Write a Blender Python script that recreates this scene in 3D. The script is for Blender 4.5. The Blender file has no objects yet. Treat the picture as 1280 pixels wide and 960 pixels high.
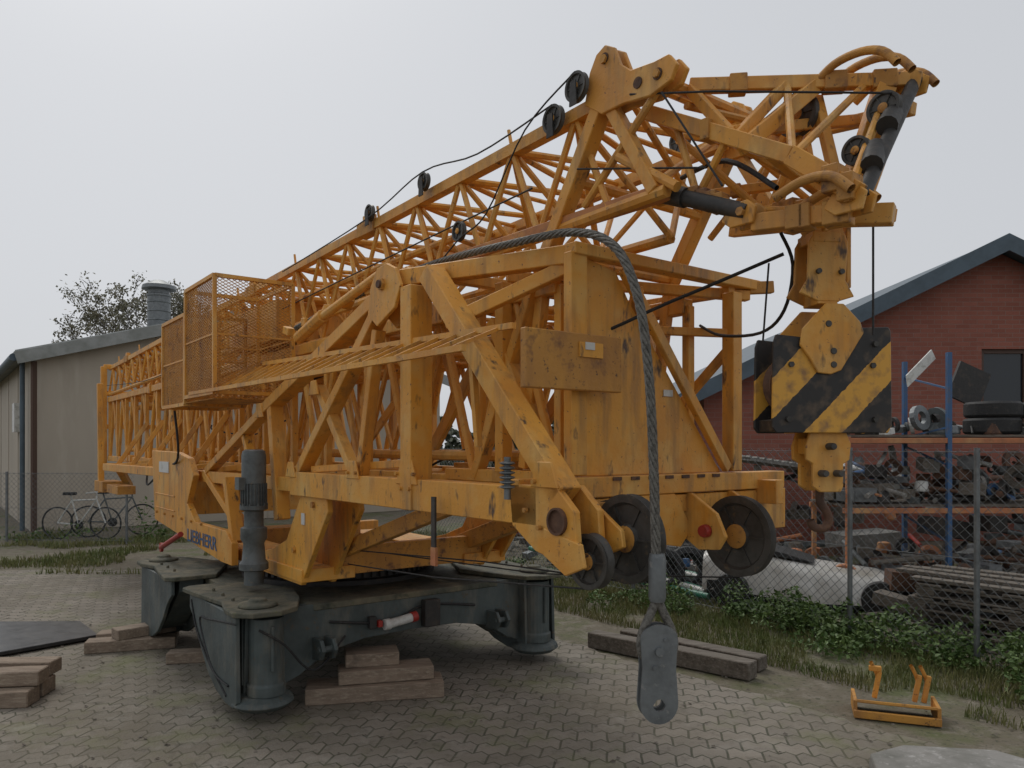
import bpy, math, random, bmesh
from mathutils import Vector, Matrix, noise
R=random.Random(7)
S=bpy.context.scene
D=bpy.data
# ------------------------------------------------------------------ helpers
class MB:
    def __init__(s): s.v=[];s.f=[]
    def add(s,vs,fs):
        o=len(s.v); s.v+= [tuple(x) for x in vs]; s.f+=[tuple(i+o for i in f) for f in fs]
    def box(s,a,b):
        x0,y0,z0=a;x1,y1,z1=b
        s.add([(x0,y0,z0),(x1,y0,z0),(x1,y1,z0),(x0,y1,z0),(x0,y0,z1),(x1,y0,z1),(x1,y1,z1),(x0,y1,z1)],
              [(0,3,2,1),(4,5,6,7),(0,1,5,4),(1,2,6,5),(2,3,7,6),(3,0,4,7)])
    def obox(s,c,sz,ang=0,tilt=0,roll=0):
        M=Matrix.Translation(c)@Matrix.Rotation(ang,4,'Z')@Matrix.Rotation(tilt,4,'Y')@Matrix.Rotation(roll,4,'X')
        x,y,z=[k/2 for k in sz]
        vs=[M@Vector(p) for p in [(-x,-y,-z),(x,-y,-z),(x,y,-z),(-x,y,-z),(-x,-y,z),(x,-y,z),(x,y,z),(-x,y,z)]]
        s.add(vs,[(0,3,2,1),(4,5,6,7),(0,1,5,4),(1,2,6,5),(2,3,7,6),(3,0,4,7)])
    def beam(s,p,q,w,h=None,up=(0,0,1)):
        h=h or w
        p=Vector(p);q=Vector(q);d=(q-p)
        if d.length<1e-6:return
        d.normalize();u=Vector(up)
        if abs(d.dot(u))>.98:u=Vector((1,0,0))
        a=d.cross(u).normalized();b=a.cross(d).normalized()
        vs=[]
        for c in(p,q):
            for i,j in((-1,-1),(1,-1),(1,1),(-1,1)):vs.append(c+a*(i*w/2)+b*(j*h/2))
        s.add(vs,[(0,1,2,3),(7,6,5,4),(0,4,5,1),(1,5,6,2),(2,6,7,3),(3,7,4,0)])
    def tube(s,p,q,r,n=8,r2=None):
        p=Vector(p);q=Vector(q);d=q-p
        if d.length<1e-6:return
        d.normalize();r2=r if r2 is None else r2
        u=Vector((0,0,1)) if abs(d.z)<.9 else Vector((1,0,0))
        a=d.cross(u).normalized();b=a.cross(d)
        vs=[]
        for c,rr in((p,r),(q,r2)):
            for i in range(n):
                t=2*math.pi*i/n;vs.append(c+a*(rr*math.cos(t))+b*(rr*math.sin(t)))
        fs=[(i,i+n,(i+1)%n+n,(i+1)%n) for i in range(n)]
        fs+=[tuple(range(n)),tuple(range(2*n-1,n-1,-1))]
        s.add(vs,fs)
    def path(s,pts,r,n=8,sub=5):
        P=[Vector(p) for p in pts]
        if sub>1 and len(P)>2:
            Q=[]
            for i in range(len(P)-1):
                p0=P[max(i-1,0)];p1=P[i];p2=P[i+1];p3=P[min(i+2,len(P)-1)]
                for k in range(sub):
                    t=k/sub
                    Q.append(.5*((2*p1)+(p2-p0)*t+(2*p0-5*p1+4*p2-p3)*t*t+(3*p1-p0-3*p2+p3)*t**3))
            Q.append(P[-1]);P=Q
        vs=[];a=None
        for i,p in enumerate(P):
            d=(P[min(i+1,len(P)-1)]-P[max(i-1,0)]).normalized()
            if a is None:
                u=Vector((0,0,1)) if abs(d.z)<.9 else Vector((1,0,0));a=d.cross(u).normalized()
            a=(a-d*a.dot(d)).normalized();b=a.cross(d)
            for k in range(n):
                t=2*math.pi*k/n;vs.append(p+a*(r*math.cos(t))+b*(r*math.sin(t)))
        fs=[]
        for i in range(len(P)-1):
            for k in range(n):fs.append((i*n+k,i*n+n+k,i*n+n+(k+1)%n,i*n+(k+1)%n))
        s.add(vs,fs)
        return P
    def plate(s,poly,plane,c,t):
        n=len(poly)
        def m(a,b,w):
            return (a,w,b) if plane=='v' else ((w,a,b) if plane=='u' else (a,b,w))
        vs=[m(a,b,c-t/2) for a,b in poly]+[m(a,b,c+t/2) for a,b in poly]
        s.add(vs,[tuple(range(n)),tuple(range(2*n-1,n-1,-1))]+[(i,(i+1)%n,(i+1)%n+n,i+n) for i in range(n)])
    def lathe(s,prof,M,n=24):
        vs=[];m=len(prof)
        for i in range(n):
            t=2*math.pi*i/n
            for r,z in prof: vs.append(M@Vector((r*math.cos(t),r*math.sin(t),z)))
        fs=[]
        for i in range(n):
            j=(i+1)%n
            for k in range(m-1):fs.append((i*m+k,j*m+k,j*m+k+1,i*m+k+1))
        s.add(vs,fs)
    def raw(s,name,mat,parent=None):
        me=D.meshes.new(name);me.from_pydata(s.v,[],s.f);me.materials.append(mat)
        o=D.objects.new(name,me);S.collection.objects.link(o)
        if parent:o.parent=parent
        return o
    def obj(s,name,mat,parent=None,bevel=0,smooth=False,seg=1):
        o=s.raw(name,mat,parent);me=o.data
        b=bmesh.new();b.from_mesh(me);bmesh.ops.recalc_face_normals(b,faces=b.faces);b.to_mesh(me);b.free()
        if smooth:
            for p in me.polygons:p.use_smooth=True
            try: me.set_sharp_from_angle(angle=math.radians(38))
            except Exception: pass
        if bevel:
            md=o.modifiers.new('bev','BEVEL');md.width=bevel;md.segments=seg;md.limit_method='ANGLE';md.angle_limit=math.radians(40)
        return o
def empty(name,loc=(0,0,0),rz=0):
    e=D.objects.new(name,None);S.collection.objects.link(e);e.location=loc;e.rotation_euler=(0,0,rz);e.empty_display_size=.2
    return e
def axisM(c,axis):
    c=Vector(c)
    if axis=='y':return Matrix.Translation(c)@Matrix.Rotation(math.pi/2,4,'X')
    if axis=='x':return Matrix.Translation(c)@Matrix.Rotation(math.pi/2,4,'Y')
    return Matrix.Translation(c)
# ------------------------------------------------------------------ materials
def mat(name,base,rough=.6,metal=0,layers=(),bump=0,bscale=40,rv=.12):
    m=D.materials.new(name);m.use_nodes=True;nt=m.node_tree;N=nt.nodes;L=nt.links
    B=N['Principled BSDF'];B.inputs['Roughness'].default_value=rough;B.inputs['Metallic'].default_value=metal
    tc=N.new('ShaderNodeTexCoord');co=tc.outputs['Object']
    rgb=N.new('ShaderNodeRGB');rgb.outputs[0].default_value=(*base,1);cur=rgb.outputs[0]
    for col,sc,lo,hi,st in layers:
        mp=N.new('ShaderNodeMapping');mp.inputs['Scale'].default_value=st or (1,1,1);mp.inputs['Location'].default_value=(sc*.37,sc*.11,3.1)
        L.new(co,mp.inputs[0])
        nz=N.new('ShaderNodeTexNoise');nz.inputs['Scale'].default_value=sc;nz.inputs['Detail'].default_value=3.5;nz.inputs['Roughness'].default_value=.7
        L.new(mp.outputs[0],nz.inputs['Vector'])
        mr=N.new('ShaderNodeMapRange');mr.inputs['From Min'].default_value=lo;mr.inputs['From Max'].default_value=hi
        L.new(nz.outputs[0],mr.inputs['Value'])
        mx=N.new('ShaderNodeMix');mx.data_type='RGBA';mx.inputs[7].default_value=(*col,1)
        L.new(mr.outputs[0],mx.inputs[0]);L.new(cur,mx.inputs[6]);cur=mx.outputs[2]
    L.new(cur,B.inputs['Base Color'])
    nz=N.new('ShaderNodeTexNoise');nz.inputs['Scale'].default_value=bscale;nz.inputs['Detail'].default_value=3;L.new(co,nz.inputs['Vector'])
    mr=N.new('ShaderNodeMapRange');mr.inputs['To Min'].default_value=rough-rv;mr.inputs['To Max'].default_value=rough+rv;L.new(nz.outputs[0],mr.inputs['Value']);L.new(mr.outputs[0],B.inputs['Roughness'])
    if bump:
        bp=N.new('ShaderNodeBump');bp.inputs['Strength'].default_value=bump;bp.inputs['Distance'].default_value=.01
        L.new(nz.outputs[0],bp.inputs['Height']);L.new(bp.outputs[0],B.inputs['Normal'])
    return m
YL=(.73,.345,.045)
yellow=mat('yellow_paint',YL,.52,layers=[((.60,.26,.04),1.4,.38,.66,None),((.68,.41,.12),4,.48,.74,None),((.33,.17,.055),8,.50,.74,(1,1,.18)),((.10,.06,.035),13,.61,.72,(1,1,.4)),((.17,.07,.035),48,.64,.70,None)],bump=.15,bscale=60)
yellow_worn=mat('yellow_paint_worn',(.58,.28,.05),.65,layers=[((.36,.17,.05),4,.4,.7,(1,1,.3)),((.15,.07,.04),10,.55,.72,None),((.08,.045,.03),40,.6,.7,None)],bump=.25,bscale=60)
orange_rail=mat('faded_orange_paint',(.46,.17,.07),.6,layers=[((.28,.12,.06),8,.45,.7,None),((.5,.28,.12),3,.5,.7,None)],bump=.2)
orange_beam=mat('orange_primer_paint',(.52,.20,.055),.6,layers=[((.34,.14,.05),5,.42,.66,None),((.62,.30,.07),3,.52,.7,None),((.12,.06,.04),30,.62,.7,None)],bump=.2)
grey=mat('grey_green_paint',(.082,.102,.10),.6,layers=[((.045,.055,.052),3,.4,.7,None),((.15,.145,.12),7,.50,.74,(1,1,.3)),((.10,.078,.05),18,.60,.72,None)],bump=.2)
greytop=mat('dirty_deck_paint',(.085,.087,.067),.85,layers=[((.17,.15,.10),4,.42,.65,None),((.04,.048,.034),9,.5,.7,None),((.12,.13,.055),25,.6,.75,None)],bump=.5)
motorg=mat('motor_grey',(.115,.13,.13),.5,layers=[((.06,.065,.065),8,.42,.7,None),((.16,.14,.10),22,.6,.72,None)],bump=.1)
dark=mat('dark_steel',(.03,.028,.026),.6,layers=[((.08,.06,.045),12,.5,.75,None)],bump=.2)
sheavem=mat('sheave_steel',(.085,.08,.072),.5,.3,layers=[((.04,.037,.033),9,.42,.7,None),((.17,.12,.07),20,.6,.75,None)],bump=.2)
rust=mat('rusty_steel',(.12,.06,.035),.8,layers=[((.06,.035,.025),8,.4,.7,None),((.20,.10,.05),20,.55,.75,None)],bump=.4)
rope=mat('wire_rope',(.17,.16,.14),.6,.2,layers=[((.07,.065,.055),60,.45,.65,None)],bump=.4,bscale=200)
steel=mat('galvanised_steel',(.20,.215,.22),.5,.5,layers=[((.13,.14,.145),10,.4,.7,None),((.28,.28,.27),30,.6,.7,None)],bump=.15)
rubber=mat('black_rubber',(.02,.02,.02),.7,layers=[((.05,.045,.04),20,.55,.7,None)],bump=.3)
blue=mat('blue_paint',(.04,.11,.24),.5,layers=[((.10,.10,.12),14,.5,.7,None)])
redp=mat('red_plastic',(.35,.03,.022),.45,layers=[((.2,.03,.02),12,.5,.7,None)])
whitep=mat('white_plastic',(.6,.6,.57),.45,layers=[((.35,.34,.3),10,.5,.7,None)])
wood=mat('sawn_timber',(.27,.205,.15),.85,layers=[((.17,.125,.09),3,.35,.7,(1,6,6)),((.34,.28,.21),14,.5,.7,(.4,5,5)),((.10,.08,.06),6,.6,.8,None)],bump=.5,bscale=50)
oldwood=mat('weathered_timber',(.15,.13,.105),.9,layers=[((.08,.065,.05),5,.4,.7,(1,5,5)),((.24,.21,.18),12,.5,.75,(.5,5,5))],bump=.5,bscale=50)
concrete=mat('concrete',(.26,.25,.23),.9,layers=[((.14,.14,.12),4,.4,.7,None),((.36,.35,.33),18,.55,.7,None)],bump=.5)
beige=mat('beige_cladding',(.45,.39,.315),.75,layers=[((.36,.315,.25),.7,.35,.7,(1,1,.3)),((.48,.43,.36),3,.5,.8,(1,1,.2))],bump=.1)
roofg=mat('fibre_cement_roof',(.32,.33,.32),.85,layers=[((.2,.21,.19),2,.4,.7,None)],bump=.3)
slate=mat('blue_grey_fascia',(.08,.115,.145),.55,layers=[((.055,.08,.10),3,.4,.7,None)])
brown=mat('brown_trim',(.09,.05,.035),.6)
glass=mat('window_glass',(.02,.025,.03),.08,rv=.03)
def brickmat(name,c1,c2,mort,bw,bh,ms,plane='xz',rough=.9,zig=0,rot=0,extra=(),bs=.6):
    m=mat(name,c1,rough);nt=m.node_tree;N=nt.nodes;L=nt.links;B=N['Principled BSDF']
    tc=N.new('ShaderNodeTexCoord');mp=N.new('ShaderNodeMapping');mp.inputs['Rotation'].default_value=(0,0,rot);L.new(tc.outputs['Object'],mp.inputs[0])
    sp=N.new('ShaderNodeSeparateXYZ');L.new(mp.outputs[0],sp.inputs[0])
    cb=N.new('ShaderNodeCombineXYZ')
    if plane=='xz':
        ad=N.new('ShaderNodeMath');ad.operation='ADD';L.new(sp.outputs[0],ad.inputs[0]);L.new(sp.outputs[1],ad.inputs[1])
        L.new(ad.outputs[0],cb.inputs[0]);L.new(sp.outputs[2],cb.inputs[1])
    else:
        L.new(sp.outputs[0],cb.inputs[0])
        pp=N.new('ShaderNodeMath');pp.operation='PINGPONG';pp.inputs[1].default_value=bw/4;L.new(sp.outputs[0],pp.inputs[0])
        mu=N.new('ShaderNodeMath');mu.operation='MULTIPLY_ADD';mu.inputs[1].default_value=zig;L.new(pp.outputs[0],mu.inputs[0]);L.new(sp.outputs[1],mu.inputs[2]);L.new(mu.outputs[0],cb.inputs[1])
    nw=N.new('ShaderNodeTexNoise');nw.inputs['Scale'].default_value=1.3;nw.inputs['Detail'].default_value=3;L.new(tc.outputs['Object'],nw.inputs['Vector'])
    vm=N.new('ShaderNodeVectorMath');vm.operation='MULTIPLY_ADD';vm.inputs[1].default_value=(.09,.09,0) if zig else (.01,.01,0);L.new(nw.outputs['Color'],vm.inputs[0]);L.new(cb.outputs[0],vm.inputs[2])
    br=N.new('ShaderNodeTexBrick');br.inputs['Scale'].default_value=1;br.inputs['Brick Width'].default_value=bw;br.inputs['Row Height'].default_value=bh
    br.inputs['Mortar Size'].default_value=ms;br.inputs['Mortar Smooth'].default_value=.6;br.inputs['Bias'].default_value=0
    br.inputs['Color1'].default_value=(*c1,1);br.inputs['Color2'].default_value=(*c2,1);br.inputs['Mortar'].default_value=(*mort,1)
    L.new(vm.outputs[0],br.inputs['Vector']);cur=br.outputs[0]
    for col,sc,lo,hi,fac in extra:
        nz=N.new('ShaderNodeTexNoise');nz.inputs['Scale'].default_value=sc;nz.inputs['Detail'].default_value=4;nz.inputs['Roughness'].default_value=.7;L.new(tc.outputs['Object'],nz.inputs['Vector'])
        mr=N.new('ShaderNodeMapRange');mr.inputs['From Min'].default_value=lo;mr.inputs['From Max'].default_value=hi;mr.inputs['To Max'].default_value=fac;L.new(nz.outputs[0],mr.inputs['Value'])
        mx=N.new('ShaderNodeMix');mx.data_type='RGBA';mx.inputs[7].default_value=(*col,1);L.new(mr.outputs[0],mx.inputs[0]);L.new(cur,mx.inputs[6]);cur=mx.outputs[2]
    L.new(cur,B.inputs['Base Color'])
    nz=N.new('ShaderNodeTexNoise');nz.inputs['Scale'].default_value=60;nz.inputs['Detail'].default_value=2;L.new(tc.outputs['Object'],nz.inputs['Vector'])
    h=N.new('ShaderNodeMath');h.operation='MULTIPLY_ADD';h.inputs[1].default_value=-1.4;L.new(br.outputs['Fac'],h.inputs[0]);L.new(nz.outputs[0],h.inputs[2])
    bp=N.new('ShaderNodeBump');bp.inputs['Strength'].default_value=bs;bp.inputs['Distance'].default_value=.012;L.new(h.outputs[0],bp.inputs['Height']);L.new(bp.outputs[0],B.inputs['Normal'])
    return m
paver=brickmat('concrete_pavers',(.255,.225,.185),(.19,.168,.138),(.07,.07,.045),.175,.125,.008,'xy',.9,zig=.9,rot=math.radians(9),
   extra=[((.13,.11,.075),.6,.42,.64,.7),((.14,.15,.06),1.5,.52,.70,.65),((.34,.32,.28),4.5,.55,.75,.4),((.08,.07,.05),11,.54,.7,.6)],bs=.45)
brick=brickmat('red_brick',(.31,.11,.077),(.25,.085,.058),(.25,.16,.13),.24,.075,.007,'xz',.9,extra=[((.21,.07,.05),.8,.4,.7,.5),((.34,.17,.13),4,.55,.75,.4)],bs=.3)
soil=mat('earth_and_gravel',(.14,.12,.085),.95,layers=[((.10,.11,.045),1.2,.48,.62,None),((.21,.185,.145),8,.5,.7,None),((.05,.05,.03),30,.55,.7,None)],bump=.8,bscale=40)
def leafmat(name,c1,c2,sc=3):
    return mat(name,c1,.6,layers=[(c2,sc,.4,.6,None),((c1[0]*.45,c1[1]*.5,c1[2]*.5),sc*4,.5,.7,None)])
grassm=leafmat('grass_blades',(.115,.15,.035),(.21,.20,.08))
weedm=leafmat('weed_leaves',(.06,.115,.022),(.11,.17,.04),6)
springleaf=leafmat('spring_leaves',(.17,.165,.11),(.22,.20,.13),2)
hedgeleaf=leafmat('hedge_leaves',(.06,.075,.04),(.10,.10,.06),2)
bark=mat('bark',(.17,.155,.135),.9,layers=[((.10,.09,.075),6,.4,.7,None)])
def stripes():
    m=mat('hazard_stripes',YL,.55);nt=m.node_tree;N=nt.nodes;L=nt.links;B=N['Principled BSDF']
    tc=N.new('ShaderNodeTexCoord');sp=N.new('ShaderNodeSeparateXYZ');L.new(tc.outputs['Object'],sp.inputs[0])
    a=N.new('ShaderNodeMath');a.operation='MULTIPLY_ADD';a.inputs[1].default_value=-1.0;L.new(sp.outputs[2],a.inputs[0]);L.new(sp.outputs[0],a.inputs[2])
    nz=N.new('ShaderNodeTexNoise');nz.inputs['Scale'].default_value=35;nz.inputs['Detail'].default_value=5;L.new(tc.outputs['Object'],nz.inputs['Vector'])
    b=N.new('ShaderNodeMath');b.operation='MULTIPLY_ADD';b.inputs[1].default_value=.02;L.new(nz.outputs[0],b.inputs[0]);L.new(a.outputs[0],b.inputs[2])
    c=N.new('ShaderNodeMath');c.operation='ADD';c.inputs[1].default_value=1.84+.08+3.2;L.new(b.outputs[0],c.inputs[0])
    d=N.new('ShaderNodeMath');d.operation='MODULO';d.inputs[1].default_value=.32;L.new(c.outputs[0],d.inputs[0])
    e=N.new('ShaderNodeMath');e.operation='LESS_THAN';e.inputs[1].default_value=.17;L.new(d.outputs[0],e.inputs[0])
    n2=N.new('ShaderNodeTexNoise');n2.inputs['Scale'].default_value=22;n2.inputs['Detail'].default_value=5;L.new(tc.outputs['Object'],n2.inputs['Vector'])
    mr=N.new('ShaderNodeMapRange');mr.inputs['From Min'].default_value=.5;mr.inputs['From Max'].default_value=.72;L.new(n2.outputs[0],mr.inputs['Value'])
    def mix(f,A,Bc):
        mx=N.new('ShaderNodeMix');mx.data_type='RGBA'
        L.new(f,mx.inputs[0])
        for i,k in((6,A),(7,Bc)):
            if isinstance(k,tuple):mx.inputs[i].default_value=(*k,1)
            else:L.new(k,mx.inputs[i])
        return mx.outputs[2]
    ye=mix(mr.outputs[0],(.66,.34,.05),(.30,.16,.06));bl=mix(mr.outputs[0],(.022,.02,.019),(.10,.07,.045))
    L.new(mix(e.outputs[0],ye,bl),B.inputs['Base Color'])
    return m
hazard=stripes()
# ------------------------------------------------------------------ world, sun, camera
w=D.worlds.new("World");S.world=w;w.use_nodes=True;N=w.node_tree.nodes;L=w.node_tree.links
bg=N['Background'];sk=N.new('ShaderNodeTexSky');sk.sky_type='NISHITA';sk.sun_disc=False
sk.sun_elevation=math.radians(52);sk.sun_rotation=math.radians(-28);sk.dust_density=4;sk.ozone_density=1
hs=N.new('ShaderNodeHueSaturation');hs.inputs['Saturation'].default_value=.25;L.new(sk.outputs[0],hs.inputs['Color'])
mx=N.new('ShaderNodeMix');mx.data_type='RGBA';mx.inputs[0].default_value=.82
mx.inputs[7].default_value=(6.25,6.45,6.8,1)
L.new(hs.outputs[0],mx.inputs[6]);L.new(mx.outputs[2],bg.inputs[0]);bg.inputs[1].default_value=.1
sl=D.lights.new('sun','SUN');sl.energy=1.0;sl.angle=math.radians(24);sl.color=(1,.96,.9);so=D.objects.new('sun',sl);S.collection.objects.link(so)
az=math.radians(-28);el=math.radians(52)
sd=Vector((math.sin(az)*math.cos(el),math.cos(az)*math.cos(el),math.sin(el)))
so.rotation_euler=sd.to_track_quat('Z','Y').to_euler();so.location=(0,0,20)
cam=D.cameras.new('camera');co=D.objects.new('camera',cam);S.collection.objects.link(co);S.camera=co
co.location=(0,0,1.6);co.rotation_euler=(math.pi/2,0,0);cam.lens=27;cam.sensor_width=36;cam.shift_y=78/1280;cam.clip_end=2000;cam.clip_start=.05
S.view_settings.view_transform='Standard';S.view_settings.look='None';S.view_settings.exposure=0
# ------------------------------------------------------------------ ground
m=MB();m.add([(-400,-100,-.008),(400,-100,-.008),(400,700,-.008),(-400,700,-.008)],[(0,1,2,3)]);m.obj('ground',soil)
PV0=[(-16,-8),(4.2,-8),(4.2,1.6),(3.3,2.9),(2.35,4.02),(1.35,5.2),(.4,6.35),(-.3,8),(-1.0,10.0),(-16,9.75)]
m=MB();PV=[]
for i in range(len(PV0)):
    a=Vector(PV0[i]);b=Vector(PV0[(i+1)%len(PV0)]);k=12 if 2<=i<=8 else 1
    if i==8:k=60
    for j in range(k):
        q=a.lerp(b,j/k)
        if k>1:q=q+Vector((R.uniform(-.05,.05),R.uniform(-.05,.05)))
        PV.append((q.x,q.y))
m.add([(x,y,0) for x,y in PV],[tuple(range(len(PV)))]);m.obj('paved_yard',paver)
def blades(name,mt,regions,hmin,hmax,wd):
    m=MB()
    for (fn,n) in regions:
        for _ in range(n):
            x,y=fn();h=R.uniform(hmin,hmax);a=R.uniform(0,6.28);l=R.uniform(0,.7)*h
            dx,dy=math.cos(a),math.sin(a);b=R.uniform(0,6.28);lx,ly=math.cos(b)*l,math.sin(b)*l
            m.add([(x-dx*wd,y-dy*wd,-.005),(x+dx*wd,y+dy*wd,-.005),(x+dx*wd*.6+lx*.4,y+dy*wd*.6+ly*.4,h*.6),(x-dx*wd*.6+lx*.4,y-dy*wd*.6+ly*.4,h*.6),(x+lx,y+ly,h)],[(0,1,2,3),(3,2,4)])
    return m.raw(name,mt)
FD=(-.605,.796)
def fl(s,off=0):return (3.36+FD[0]*s+off*.796,5.55+FD[1]*s+off*.605)
def clump(f,th,fr=1.4):
    def g():
        for _ in range(60):
            p=f()
            if noise.noise(Vector((p[0]*fr,p[1]*fr,0)))>th:return p
        return p
    return g
blades('grass_strip',grassm,[(clump(lambda:fl(R.uniform(-2.2,6),-R.uniform(0,1.15)),-.1),15000),(lambda:fl(R.uniform(-2,7),R.gauss(0,.25)),9000),(clump(lambda:(R.uniform(-3,2.4),R.uniform(4,9)),.45,5),0)],.02,.10,.004)
blades('grass_lawn',grassm,[(clump(lambda:(R.uniform(-13,-.5),R.uniform(9.6,14.6)),.08,.9),17000)],.02,.11,.009)
def weeds(name,cs,size,mt):
    m=MB()
    for (x,y,h,r,n) in cs:
        for _ in range(n):
            a=R.uniform(0,6.28);rr=r*math.sqrt(R.random());z=h*R.random()**.7*(1-.5*(rr/r)**2)
            c=Vector((x+rr*math.cos(a),y+rr*math.sin(a),z+.01));s=size*R.uniform(.5,1.3)
            n1=Vector((R.gauss(0,1),R.gauss(0,1),R.gauss(0,.6))).normalized();n2=n1.cross(Vector((R.gauss(0,1),R.gauss(0,1),R.gauss(0,1)))).normalized()
            m.add([c-n1*s,c+n2*s*.5,c+n1*s,c-n2*s*.5],[(0,1,2,3)])
    return m.raw(name,mt)
cs=[]
for i in range(48):
    s=R.uniform(-2.3,3.2);o=R.gauss(-.05,.24);p=fl(s,o);cs.append((p[0],p[1],R.uniform(.10,.42),R.uniform(.10,.26),260))
for i in range(12):
    s=R.uniform(3.2,6.5);p=fl(s,R.gauss(0,.2));cs.append((p[0],p[1],R.uniform(.08,.2),R.uniform(.1,.2),120))
weeds('weeds',cs,.024,weedm)
cs=[(R.uniform(-8.5,-5.6),R.uniform(12.6,13.9),R.uniform(.1,.3),R.uniform(.15,.35),50) for i in range(7)]+[(-6.15,13.2,.8,.35,150)]
weeds('shrub',cs,.035,weedm)
m=MB()
for _ in range(900):
    x=R.uniform(-5,3);y=R.uniform(3.6,9.6);s=R.uniform(.005,.018);a=R.uniform(0,6.28)
    m.add([(x+s*math.cos(a),y+s*math.sin(a),.004),(x-s*.6*math.sin(a),y+s*.6*math.cos(a),.004+s*.5),(x-s*math.cos(a),y-s*math.sin(a),.005),(x+s*.6*math.sin(a),y-s*.6*math.cos(a),.006)],[(0,1,2,3)])
m.raw('leaf_litter',oldwood)
# ------------------------------------------------------------------ CRANE
A0=math.atan2(-.796,.605)
crane=empty('mobile_tower_crane',(-1.36,6.09,0),A0)
Y=MB();YT=MB();W=MB()
def lattice(M,u0,u1,v0,v1,z0,z1,n,rc,rd,square=False,faces='nftb'):
    def P(t,v,k): return (u0+(u1-u0)*t,v,z0 if k==0 else z1)
    seg=(lambda a,b,r:M.beam(a,b,r*2)) if square else (lambda a,b,r:M.tube(a,b,r,8))
    for v in(v0,v1):
        for k in(0,1):seg(P(0,v,k),P(1,v,k),rc)
    for i in range(n):
        a=i/n;b=(i+1)/n;mid=(a+b)/2
        if 'n' in faces:
            M.tube(P(a,v0,0),P(mid,v0,1),rd,6);M.tube(P(mid,v0,1),P(b,v0,0),rd,6)
        if 'f' in faces:
            M.tube(P(a,v1,0),P(mid,v1,1),rd,6);M.tube(P(mid,v1,1),P(b,v1,0),rd,6)
        if 't' in faces:
            M.tube(P(a,v0,1),P(mid,v1,1),rd,6);M.tube(P(mid,v1,1),P(b,v0,1),rd,6);M.tube(P(a,v0,1),P(a,v1,1),rd,6)
        if 'b' in faces:
            M.tube(P(a,v0,0),P(mid,v1,0),rd,6);M.tube(P(mid,v1,0),P(b,v0,0),rd,6)
lattice(Y,-7.2,3.15,-.42,.42,1.42,2.3,16,.037,.024,True)
for i in range(18):
    u=-7.2+i*10.35/17
    for v in(-.42,.42):Y.beam((u,v,1.42),(u,v,2.3),.045)
lattice(YT,-6.6,2.9,-.27,.27,1.55,2.15,15,.028,.019)
u0,u1=-7.3,3.45
for (a,b,r) in [((u0,-.4,2.78),(u1,-.4,3.01),.027),((u0,.32,2.78),(u1,.32,3.0),.027),((u0,-.05,2.42),(u1,-.05,2.5),.026),((u0,-.42,2.38),(3.75,-.42,2.55),.026)]:
    YT.beam(a,b,r*2) if r>.0265 else YT.tube(a,b,r)
n=24
def jp(t,k):
    u=u0+(u1-u0)*t
    return {'a':(u,-.4,2.78+.23*t),'b':(u,.32,2.78+.22*t),'c':(u,-.05,2.42+.08*t),'d':(u,-.42,2.38+.17*t)}[k]
for i in range(n):
    a=i/n;mid=(i+.5)/n;b=(i+1)/n
    for p,q in(('a','c'),('b','c'),('a','b'),('a','d')):
        r=.0155
        YT.tube(jp(a,q),jp(mid,p),r,6);YT.tube(jp(mid,p),jp(b,q),r,6)
    YT.tube(jp(mid,'a'),jp(mid,'b'),.012,6)
    if i%3==1:
        q=Vector(jp(mid,'a'));YT.tube(q,q+Vector((-.03,0,.11)),.009,6)
lattice(YT,-5.6,2.2,-.35,.3,2.36,2.72,18,.022,.014)
for t in(.12,.36,.60,.80):
    q=Vector(jp(t,'a'));W.obox(q,(.22,.075,.085));Y.obox(q+Vector((.0,.0,.05)),(.10,.05,.07))
n_=-.75
Y.beam((-5.6,n_,1.33),(1.2,n_,1.36),.06,.09);Y.beam((1.0,n_,1.37),(3.45,n_,1.375),.10,.145)
Y.beam((-5.6,.75,1.33),(3.45,.75,1.375),.06,.12)
for dv in(-.035,.08):
    Y.plate([(3.28,1.455),(3.56,1.455),(3.66,1.37),(3.67,1.26),(3.58,1.18),(3.44,1.21),(3.3,1.295)],'v',n_+dv,.03)
Y.beam((2.62,n_,2.40),(3.56,n_,1.42),.09,.10,up=(0,1,0))
Y.beam((2.48,n_,2.36),(2.48,n_,1.3),.12,.10)
Y.beam((2.36,n_,2.42),(3.28,-.45,2.40),.07,.08);Y.beam((2.75,n_,2.15),(3.25,-.45,2.36),.05,.06)
Y.beam((2.22,n_,2.38),(.39,n_,1.83),.07,.10,up=(0,1,0));Y.beam((.45,n_,1.85),(-.9,n_,1.40),.06,.08,up=(0,1,0))
Y.beam((2.2,n_,2.36),(1.0,n_,1.38),.06,.085,up=(0,1,0))
Y.beam((2.1,n_,2.2),(1.9,n_,1.42),.05,.06,up=(0,1,0));Y.beam((1.86,n_,1.42),(1.35,n_,1.95),.05,.06,up=(0,1,0))
Y.beam((.60,n_,1.88),(.74,n_,1.12),.07,.09,up=(0,1,0));Y.beam((.0,n_,1.70),(.25,n_,1.36),.05,.06,up=(0,1,0))
Y.beam((3.15,-.45,1.45),(2.7,-.45,2.2),.05,.07,up=(0,1,0));Y.beam((2.55,-.45,1.45),(3.0,-.45,2.3),.05,.06,up=(0,1,0))
Y.beam((2.5,-.2,1.45),(3.1,.0,2.3),.05,.06);Y.beam((2.9,.2,1.45),(2.3,.3,2.3),.05,.06)
Y.beam((1.6,-.2,1.45),(2.1,.0,2.3),.05,.06);Y.beam((1.9,.3,1.45),(1.4,.3,2.3),.05,.06);Y.beam((.6,-.2,1.45),(1.1,.2,2.3),.045)
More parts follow.
